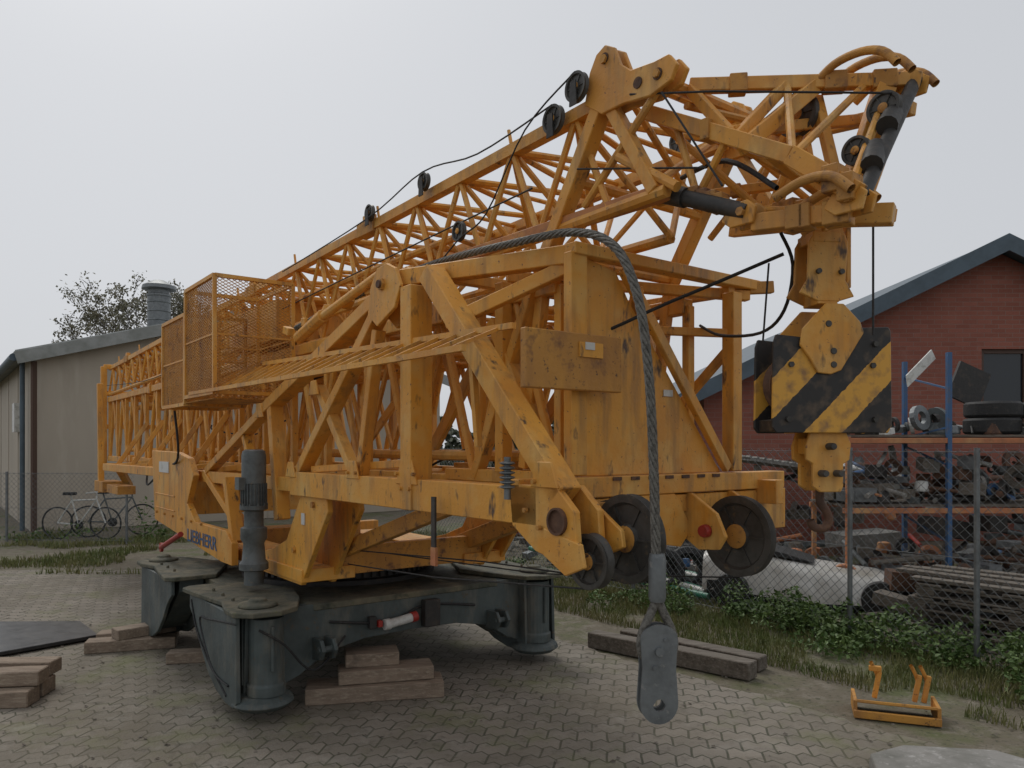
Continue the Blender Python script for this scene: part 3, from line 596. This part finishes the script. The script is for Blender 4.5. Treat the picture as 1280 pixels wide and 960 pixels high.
m=MB()
for x,z in((-.16,1.90),(.16,1.90),(.17,1.98),(-.17,1.70),(.17,1.70)):m.lathe([(0,.010),(.011,.010),(.011,0)],axisM((x,-.083,z),'y'),6)
for x,z in((-.02,2.05),(0,1.95),(0,1.90),(.03,1.50),(-.03,1.50),(0,1.60)):m.lathe([(0,.05),(.011,.05),(.013,.045),(.013,0)],axisM((x,-.05,z),'y'),12)
for x,z in((.05,2.25),(-.04,2.25)):m.lathe([(0,.02),(.01,.02),(.01,0)],axisM((x,-.05,z),'y'),10)
m.obj('hook_block_pins',sheavem,e,smooth=True)
def text(body,loc,size,mt,par,name,rot=(math.pi/2,0,0),sx=1):
    cu=D.curves.new(name,'FONT');cu.body=body;cu.size=size;cu.extrude=.001;cu.offset=.002;o=D.objects.new(name,cu);S.collection.objects.link(o);o.parent=par;o.location=loc;o.rotation_euler=rot;o.scale=(sx,1,1);cu.materials.append(mt)
    return o
text("LIEBHERR",(-1.13,-.868,.81),.145,blue,crane,'maker_lettering',sx=1.35)
m=MB();m.box((-2.1,-.872,1.36),(-1.75,-.866,1.46));m.box((1.12,-.775,1.12),(1.17,-.769,1.19));m.box((3.392,-.5,1.99),(3.396,-.45,2.02));m.box((3.288,.08,1.83),(3.293,.14,1.86));m.obj('placards',whitep,crane)
m=MB();m.box((2.78,-.85,1.14),(2.81,-.84,1.38));m.obj('hanging_tag',dark,crane);m=MB();m.box((2.78,-.853,1.08),(2.82,-.84,1.16));m.obj('hanging_tag_orange',orange_rail,crane)
# ------------------------------------------------------------------ timbers etc
def L2W(u,v):return (-1.36+.605*u+.796*v,6.09-.796*u+.605*v)
def timber(name,items,mt=wood,bev=.006):
    x0,y0=items[0][0][:2];m=MB()
    for c,sz,a in items:m.obox((c[0]-x0,c[1]-y0,c[2]),sz,a)
    o=m.obj(name,mt,bevel=bev);o.location=(x0,y0,0);return o
av=math.atan2(.605,.796)
x,y=L2W(1.22,-.32);x2,y2=L2W(1.22,-.22)
timber('timber_cribbing',[((x,y,.05),(.86,.24,.10),av-.45),((x2-.02,y2-.02,.145),(.60,.2,.085),av-.40),((x2-.12,y2+.03,.23),(.34,.2,.085),av-.4)])
x,y=L2W(-.95,-1.28)
timber('timber_cribbing',[((x-.05,y,.045),(.65,.16,.09),.3),((x-.12,y+.25,.045),(.6,.16,.09),.25),((x,y+.1,.13),(.45,.15,.08),.8),((x+.55,y-.35,.04),(.3,.14,.08),.2)])
timber('timber_cribbing',[((-3.42,4.72,.05),(.9,.16,.10),.12),((-3.45,4.95,.05),(.9,.16,.10),.08),((-3.42,4.8,.15),(.92,.15,.09),.14),((-3.46,5.05,.15),(.9,.15,.09),.05)])
timber('timber_beam',[((1.15,5.72,.06),(1.35,.13,.12),-.72)],oldwood);timber('timber_beam',[((1.36,5.9,.05),(1.2,.14,.10),-.76)],oldwood)
blackp=mat('black_steel_plate',(.022,.022,.024),.35,layers=[((.05,.048,.045),6,.5,.7,None)],bump=.08,bscale=10)
m=MB();m.plate([(-5.2,5.9),(-3.88,5.80),(-3.42,6.35),(-3.85,6.85),(-5.2,6.8)],'z',.03,.03);m.obj('steel_plate',blackp,bevel=.004)
e=empty('yellow_fork_attachment',(2.28,4.58,0),-.35)
m=MB();m.obox((0,0,.06),(.44,.24,.018),0,0,-.3);m.box((-.23,-.14,.0),(.23,-.12,.045));m.box((-.23,-.12,.0),(-.21,.12,.10));m.box((.21,-.12,.0),(.23,.12,.10))
for x in(-.10,.12,.17):m.path([(x,.1,.08),(x+.02,.12,.18),(x-.02,.09,.28)],.012,8,4);m.beam((x,.1,.06),(x+.03,.11,.22),.028)
m.beam((-.13,.1,.24),(-.06,.1,.24),.03);m.obj('tray',yellow_worn,e,bevel=.003)
m=MB()
pts=[(1.72,3.62),(1.78,3.84),(2.0,3.95),(2.45,3.9),(2.7,3.6),(2.5,3.2),(1.85,3.2)];k_=len(pts)
m.add([(a,b,0) for a,b in pts]+[(a*.99+.02,b*.98+.06,.05+R.uniform(0,.03)) for a,b in pts]+[(2.15,3.6,.09)],[tuple(range(k_))]+[(k_+i,k_+(i+1)%k_,2*k_) for i in range(k_)]+[(i,(i+1)%k_,(i+1)%k_+k_,i+k_) for i in range(k_)]);m.obj('concrete_slab',concrete,bevel=.012,seg=2)
# ------------------------------------------------------------------ fence
def fence(name,p,q,h,posts,sp=.055):
    e=empty(name);m=MB();P=Vector((*p,0));Q=Vector((*q,0));d=(Q-P);Ln=d.length;d.normalize();up=Vector((0,0,1))
    k=-h
    while k<Ln:
        x0=max(k,0);x1=min(k+h,Ln)
        if x1>x0:
            m.beam(P+d*x0+up*(x0-k+.02),P+d*x1+up*(x1-k+.02),.0030);m.beam(P+d*x0+up*(h-(x0-k)+.02),P+d*x1+up*(h-(x1-k)+.02),.0030)
        k+=sp*1.414
    for z in(.05,h/2,h):m.tube(P+up*z,Q+up*z,.003,5)
    m.obj('wire_mesh',steel,e)
    m=MB()
    for s in posts:
        b=P+d*s;m.tube(b,b+up*(h+.03),.020,12)
    m.obj('posts',steel,e,smooth=True)
fence('chain_link_fence',fl(-2.6),fl(8.5),1.56,[.1,2.6,3.56,6.0,8.4])
fence('chain_link_fence',(-13,13.2),(-6.2,12.6),1.15,[.2,2.4,4.6,6.7],.06)
# ------------------------------------------------------------------ brick house
H=empty('brick_house',(0,0,0),0)
hx0,hx1,hp=3.25,13.07,8.16;ze,zp=2.53,4.92;hy=13;hb=26
m=MB()
wx0,wx1,wz0,wz1=7.95,9.5,1.95,3.25
def zr(x):return ze+(zp-ze)*(x-hx0)/(hp-hx0) if x<hp else zp-(zp-ze)*(x-hp)/(hx1-hp)
def face(ps):m.add([(a,hy,b) for a,b in ps],[tuple(range(len(ps)))])
face([(hx0,0),(wx0,0),(wx0,zr(wx0)),(hx0,ze)]);face([(wx0,0),(wx1,0),(wx1,wz0),(wx0,wz0)]);face([(wx0,wz1),(wx1,wz1),(wx1,zr(wx1)),(hp,zp),(wx0,zr(wx0))]);face([(wx1,0),(hx1,0),(hx1,ze),(wx1,zr(wx1))])
for x0,z0,x1,z1 in((wx0,wz0,wx1,wz0),(wx1,wz0,wx1,wz1),(wx1,wz1,wx0,wz1),(wx0,wz1,wx0,wz0)):m.add([(x0,hy,z0),(x1,hy,z1),(x1,hy+.15,z1),(x0,hy+.15,z0)],[(0,1,2,3)])
m.add([(hx0,hy,0),(hx0,hb,0),(hx0,hb,ze),(hx0,hy,ze)],[(0,1,2,3)]);m.add([(hx1,hy,0),(hx1,hb,0),(hx1,hb,ze),(hx1,hy,ze)],[(0,1,2,3)]);m.add([(hx0,hb,0),(hx1,hb,0),(hx1,hb,ze),(hp,hb,zp),(hx0,hb,ze)],[(0,1,2,3,4)])
m.obj('walls',brick,H)
m=MB();sl_=(zp-ze)/(hp-hx0)
for xe in(hx0-.55,hx1+.55):
    z_e=ze-.55*sl_;ax=[(xe,z_e+.02),(hp,zp+.02),(hp,zp+.14),(xe,z_e+.14)]
    m.plate(ax,'v',(hy-.35+hb+.3)/2,hb-hy+.65)
m.obj('roof',slate,H)
m=MB()
for xe in(hx0-.6,hx1+.6):
    z_e=ze-.6*sl_;m.plate([(xe,z_e-.10),(hp,zp-.10),(hp,zp+.18),(xe,z_e+.18)],'v',hy-.38,.05)
m.obj('barge_boards',slate,H)
m=MB()
m.box((wx0,hy+.06,wz0),(wx0+.07,hy+.12,wz1));m.box((wx1-.07,hy+.06,wz0),(wx1,hy+.12,wz1));m.box((wx0+.07,hy+.06,wz1-.07),(wx1-.07,hy+.12,wz1));m.box((wx0+.07,hy+.06,wz0),(wx1-.07,hy+.12,wz0+.07));m.box((wx0+.75,hy+.06,wz0+.07),(wx0+.81,hy+.12,wz1-.07));m.box((wx0-.08,hy-.06,wz0-.07),(wx1+.08,hy+.1,wz0-.003))
m.obj('window_frame',brown,H);m=MB();m.add([(wx0,hy+.1,wz0),(wx1,hy+.1,wz0),(wx1,hy+.1,wz1),(wx0,hy+.1,wz1)],[(0,1,2,3)]);m.obj('window_pane',glass,H)
H=empty('lean_to_shed');m=MB();m.plate([(3.2,1.45),(4.6,1.25),(4.6,1.21),(3.2,1.41)],'v',11.2,1.8)
for k in range(14):m.tube((3.2+.1*k,10.3,1.46-.0143*k),(3.2+.1*k,12.1,1.46-.0143*k),.02,6)
m.obj('roof_sheet',concrete,H);m=MB();[m.box((x,10.4,0),(x+.08,10.48,1.35-.02*(x>4))) for x in(3.3,4.45)];m.obj('posts',oldwood,H)
# ------------------------------------------------------------------ left shed
c=Vector((-9.03,14.4,0));dv=Vector((.796,.605,0));du=Vector((-.605,.796,0));up=Vector((0,0,1))
H=empty('metal_clad_shed');ww=9;ev=3.3;pk=4.6;ln=14
m=MB()
def P(a,b,z):return c+dv*a+du*b+up*z
m.add([P(0,0,0),P(ww,0,0),P(ww,0,ev),P(ww/2,0,pk),P(0,0,ev)],[(0,1,2,3,4)]);m.add([P(0,0,0),P(0,ln,0),P(0,ln,ev),P(0,0,ev)],[(0,1,2,3)]);m.add([P(ww,0,0),P(ww,ln,0),P(ww,ln,ev),P(ww,0,ev)],[(0,1,2,3)])
m.obj('walls',beige,H)
m=MB()
for k in (2.2,4.5,6.8):
    z=ev+(pk-ev)*(1-abs(k-4.5)/4.5);m.beam(P(k,-.006,0),P(k,-.006,z),.012,.008)
for k in range(1,6):m.beam(P(-.006,k*2.4,0),P(-.006,k*2.4,ev),.012,.008)
m.obj('cladding_seams',beige,H)
m=MB()
for s in(0,1):
    a0=-.25 if s==0 else ww+.25;z0=ev-.07
    q=[P(a0,-.25,z0+.03),P(ww/2,-.25,pk+.03),P(ww/2,ln,pk+.03),P(a0,ln,z0+.03)]
    m.add(q+[p+up*.08 for p in q],[(0,1,2,3),(7,6,5,4),(0,4,5,1),(1,5,6,2),(2,6,7,3),(3,7,4,0)])
    for k in range(70):m.tube(P(a0,-.2+k*.2,z0+.11),P(ww/2,-.2+k*.2,pk+.11),.035,6)
for s in(0,1):
    a0=-.25 if s==0 else ww+.25
    m.beam(P(a0,-.27,ev-.08),P(ww/2,-.27,pk+.02),.04,.22)
m.obj('roof',roofg,H)
m=MB();m.beam(P(.06,-.03,0),P(.06,-.03,ev-.1),.16,.04);m.obj('corner_trim',brown,H)
m=MB();m.tube(P(-.1,.35,0),P(-.1,.35,ev-.1),.045,10);m.tube(P(-.28,-.2,ev-.06),P(-.28,ln,ev-.06),.07,10);m.obj('downpipe_and_gutter',slate,H,smooth=True)
m=MB();b=P(2.6,1.6,0);m.lathe([(.24,4.0),(.24,4.95),(.26,4.96),(.26,5.0),(.22,5.02),(.22,5.1),(.36,5.12),(.34,5.2),(.12,5.32),(0,5.33)],axisM(b,'z'),24)
for k in range(4):m.lathe([(.24,4.2+.2*k),(.255,4.22+.2*k),(.24,4.24+.2*k)],axisM(b,'z'),24)
m.obj('roof_vent',steel,H,smooth=True)
m=MB();p=P(-.06,2.2,2.2);m.obox(p,(.1,.5,.6),math.atan2(du.y,du.x)-math.pi/2);m.obj('wall_box',whitep,H)
# ------------------------------------------------------------------ bicycles
def wheel(m,c,r,d):
    pts=[c+d*(r*math.cos(6.2832*i/40))+Vector((0,0,r*math.sin(6.2832*i/40))) for i in range(41)]
    m.path(pts,.014,6,1)
    for i in range(14):
        t=6.283*i/14;m.tube(c,c+d*(r*math.cos(t))+Vector((0,0,r*math.sin(t))),.002,4)
def bicycle(B0,d,mt):
    e=empty('bicycle');r=.27;z=Vector((0,0,1));side=d.cross(z)
    T=MB();wheel(T,B0+z*r,r,d);wheel(T,B0+d*.86+z*r,r,d);T.obj('wheels',rubber,e)
    F=MB();rw=B0+z*r;fw=B0+d*.86+z*r;bb=B0+d*.38+z*.24;st=B0+d*.26+z*.66;hd=B0+d*.70+z*.68
    for a,b in((rw,bb),(rw,st),(bb,st),(bb,hd),(st,hd),(hd,fw),(st,st+z*.1-d*.03),(hd,hd+z*.12)):F.tube(a,b,.014,8)
    F.tube(hd+z*.12-side*.2-d*.06,hd+z*.12+side*.2-d*.06,.012,8);F.obj('frame',mt,e,smooth=True)
    K=MB();K.obox(st+z*.12-d*.04,(.2,.1,.05));K.tube(bb-side*.012,bb+side*.012,.08,16);K.tube(bb-side*.1,bb+side*.1,.015,8);K.obj('saddle_and_crank',rubber,e,bevel=.008)
bicycle(Vector((-7.9,13.35,0)),Vector((.999,-.05,0)),whitep);bicycle(Vector((-7.5,13.6,0)),Vector((.86,.5,0)),motorg)
# ------------------------------------------------------------------ trees
def tree(name,base,h,nleaf,lsz,seed,mt):
    rr=random.Random(seed);e=empty(name);m=MB();tips=[]
    def grow(p,d,l,r,dep):
        q=p+d*l;m.tube(p,q,r,5 if dep>3 else 7,r*.7)
        if dep>=4:tips.append((q,l))
        if dep==7:return
        for k in range(rr.choice((2,3,3)) if dep<4 else 2):
            nd=(d+Vector((rr.gauss(0,.42),rr.gauss(0,.42),rr.gauss(.14,.25)))).normalized()
            grow(q,nd,l*rr.uniform(.65,.85),max(r*.6,.012),dep+1)
    grow(Vector(base),Vector((0,0,1)),h*.22,h*.02,0)
    m.obj('trunk_and_limbs',bark,e)
    g=MB()
    for _ in range(nleaf):
        p,l=rr.choice(tips);c=p+Vector((rr.gauss(0,.3),rr.gauss(0,.3),rr.gauss(0,.3)))*l
        n1=Vector((rr.gauss(0,1),rr.gauss(0,1),rr.gauss(0,1))).normalized();n2=n1.cross(Vector((rr.gauss(0,1),rr.gauss(0,1),rr.gauss(0,1)))).normalized();s=lsz*rr.uniform(.5,1.4)
        g.add([c-n1*s,c+n2*s*.6,c+n1*s,c-n2*s*.6],[(0,1,2,3)])
    g.raw('foliage',mt,e)
tree('deciduous_tree',(-14.9,32,0),10.2,7000,.06,3,springleaf)
tree('deciduous_tree',(-17.0,33,0),8.6,4000,.06,11,springleaf)
tree('deciduous_tree',(-12.6,33,0),9.0,4500,.06,5,springleaf)
g=MB()
for _ in range(9000):
    x=R.uniform(-40,40);y=60+R.uniform(-2,2);zz=R.uniform(0,3.2+.8*math.sin(x*.7)+.5*math.sin(x*1.9));s=R.uniform(.15,.5)
    n1=Vector((R.gauss(0,1),R.gauss(0,1),R.gauss(0,1))).normalized();n2=n1.cross(Vector((R.gauss(0,1),R.gauss(0,1),R.gauss(0,1)))).normalized();c_=Vector((x,y,zz));g.add([c_-n1*s,c_+n2*s*.7,c_+n1*s,c_-n2*s*.7],[(0,1,2,3)])
g.raw('distant_hedge',hedgeleaf)
# ------------------------------------------------------------------ pallet rack with junk
H=empty('pallet_rack')
m=MB()
for x in(4.55,7.3):
    for y in(8.0,8.9):m.beam((x,y,0),(x,y,2.58),.048,.045)
    for k in range(6):m.beam((x,8.0,.2+.4*k),(x,8.9,.4+.4*k if k%2 else .1+.4*k),.018)
m.obj('uprights',blue,H);m=MB()
for z in(.93,1.66):
    for y in(8.0,8.9):m.beam((3.45,y,z),(7.4,y,z),.04,.055)
for y in(8.0,8.9):m.beam((3.5,y,0),(3.5,y,1.7),.045)
m.obj('shelf_beams',orange_rail,H,bevel=.003);m=MB()
for z in(.97,1.70):
    for k in range(7):m.box((3.45,8.02+.128*k,z),(7.4,8.02+.128*k+.105,z+.022))
m.obj('shelf_boards',oldwood,H)
mats=[dark,rust,steel,oldwood,concrete,blue,orange_rail,whitep,motorg,redp]
junk={i:MB() for i in range(10)}
def jpart(p,sc=1):
    k=R.choices(range(10),[5,7,5,4,3,.5,.9,1.2,3,.25])[0];m=junk[k];t=R.random();x,y,z=p;s=sc*R.uniform(.04,.13)
    if t<.3:m.obox((x,y,z+s*.5),(s*R.uniform(1,3),s*R.uniform(.8,2),s),R.uniform(0,3),R.uniform(-.2,.2))
    elif t<.6:
        a=R.uniform(0,3.14);l=s*R.uniform(3,8);m.tube((x-l*math.cos(a)/2,y-l*math.sin(a)/2,z+s*.3),(x+l*math.cos(a)/2,y+l*math.sin(a)/2,z+s*.3+R.uniform(0,.15)),s*.2,10)
    elif t<.8:m.lathe([(0,0),(s*.7,0),(s*.75,s*.2),(s*.6,s),(s*.3,s*1.1),(0,s*1.1)],axisM((x,y,z),'z'),14)
    else:
        a=R.uniform(0,3);m.lathe([(s*.5,-s*.2),(s,-s*.2),(s,s*.2),(s*.5,s*.2),(s*.5,-s*.2)],Matrix.Translation((x,y,z+s))@Matrix.Rotation(a,4,'Z')@Matrix.Rotation(1.4,4,'X'),16)
for z,n in((0,150),(.99,190),(1.72,60)):
    for _ in range(n):jpart((R.uniform(3.5,7.3),R.uniform(8.1,8.85),z+R.random()**2*(.40 if z<1.7 else .08)),1.1)
for _ in range(340):
    s=R.uniform(-.4,8);o=R.uniform(.8,3.4);p=fl(s,o)
    if p[0]>6.5:continue
    jpart((p[0],p[1],R.random()**2*.28),1.35)
for _ in range(120):jpart((R.uniform(4.3,10),R.uniform(9.5,12.6),R.random()*1.2),2)
SJ=empty('scrap_pile')
for k,mm in junk.items():
    if mm.v:mm.obj(['dark_parts','rusty_parts','steel_parts','wood_parts','concrete_parts','blue_parts','orange_parts','white_parts','motor_parts','red_parts'][k],mats[k],SJ)
def tyre(name,c,r,tilt=0):
    m=MB();M=Matrix.Translation(c)@Matrix.Rotation(tilt,4,'X')
    m.lathe([(r*.55,-.06),(r*.65,-.09),(r*.92,-.085),(r,-.06),(r,.06),(r*.92,.085),(r*.65,.09),(r*.55,.06),(r*.5,0),(r*.55,-.06)],M,28);m.obj(name,rubber,None,smooth=True)
for c_ in((5.25,8.4,1.82),(5.27,8.42,2.0),(5.95,8.4,1.82),(5.9,8.45,2.0)):tyre('tyre',c_,.28)
m=MB();m.obox((5.2,8.75,2.3),(.40,.04,.42),.1,.4);m.obj('window_frame_scrap',dark)
m=MB();m.plate([(-.23,-.05),(-.16,.05),(.23,.06),(.2,-.04)],'v',0,.02);o=m.obj('white_board',whitep);o.location=(4.3,8.1,2.42);o.rotation_euler=(0,-.75,.1)
for L_ in range(4):
    p=fl(-.45+R.uniform(-.06,.06),.95+R.uniform(-.04,.04));e=empty('wooden_pallet',(p[0],p[1],.0+.118*L_),math.atan2(FD[1],FD[0])+R.uniform(-.04,.04))
    m=MB()
    for k in range(8):m.box((-1.25+.32*k,-.42,.092),(-1.25+.32*k+.2,.42,.112))
    for y in(-.40,0,.36):
        m.box((-1.27,y-.045,.068),(1.2,y+.05,.089))
        for x in(-1.25,-.45,.3,1.05):m.box((x,y-.045,.018),(x+.14,y+.05,.066))
        m.box((-1.27,y-.045,.0),(1.2,y+.05,.016))
    m.obj('slats',oldwood,e,bevel=.003)
m=MB()
for k in range(6):
    p=fl(-.45+R.uniform(-.15,.15),.62+.13*k);m.obox((p[0],p[1],.495+.02*(k%2)),(2.6,.11,.03),math.atan2(FD[1],FD[0])+R.uniform(-.06,.06))
m.obj('loose_boards',oldwood,bevel=.003)
carw=mat('dirty_white_paint',(.50,.49,.46),.35,layers=[((.30,.28,.24),3,.42,.7,None),((.16,.12,.09),9,.6,.75,None)],bump=.08,bscale=8)
p=fl(2.0,1.15);e=empty('wrecked_car_body',(p[0],p[1],0),math.radians(158))
m=MB();st=[(-1.0,.30,.16,.12),(-.92,.48,.26,.10),(-.6,.56,.36,.10),(-.1,.60,.42,.10),(.25,.58,.47,.10),(.55,.50,.53,.12),(.9,.48,.54,.14),(1.05,.46,.5,.14)]
vs=[];K=13
for x,wd,h,z0 in st:
    for j in range(K):
        t=-1+2*j/(K-1);yy=math.copysign(abs(t)**.8,t)*wd*.85;zz=z0+(h-z0)*(1-abs(t)**4)**.6
        vs.append((x,yy,zz+.02*noise.noise(Vector((x*4,yy*4,1)))))
fs=[(i*K+j,i*K+j+1,(i+1)*K+j+1,(i+1)*K+j) for i in range(len(st)-1) for j in range(K-1)]
m.add(vs,fs);m.obj('body_shell',carw,e,smooth=True)
m=MB();m.box((-.95,-.40,.06),(1.0,.40,.24))
for x in(-.6,.75):
    for y in(-.46,.46):m.tube((x,y-.06,.16),(x,y+.06,.16),.17,20)
m.plate([(-.02,.45),(.26,.53),(.50,.58),(.52,.55),(.28,.49)],'v',0,.55);m.obj('wheels_and_chassis',rubber,e)
greenp=mat('green_plastic_pipe',(.03,.22,.14),.4,layers=[((.1,.16,.12),6,.5,.7,None)])
for i in range(8):
    m=MB();s0=2.6+R.uniform(-.3,.3);o=.30+.10*i;a=fl(s0,o);b=fl(s0+R.uniform(2.2,3.4),o+R.uniform(-.15,.35))
    m.tube((*a,.07+.02*(i%2)),(*b,.09+.1*(i%3)),.034,14);m.obj('plastic_pipe',(greenp,whitep,greenp,dark,greenp,whitep,steel,greenp)[i],None,smooth=True)
p=fl(3.3,.35);tyre('tyre',(p[0],p[1],.25),.24,1.3);p=fl(3.2,.65);tyre('tyre',(p[0],p[1],.25),.24,1.2)
m=MB();m.obox((2.95,8.6,.36),(.6,.16,.18),.15);m.obj('orange_barrier',orange_rail,bevel=.02)
m=MB();m.box((2.72,8.4,0),(2.80,8.5,.27));m.box((3.10,8.45,0),(3.18,8.55,.27));m.obj('barrier_feet',rubber)
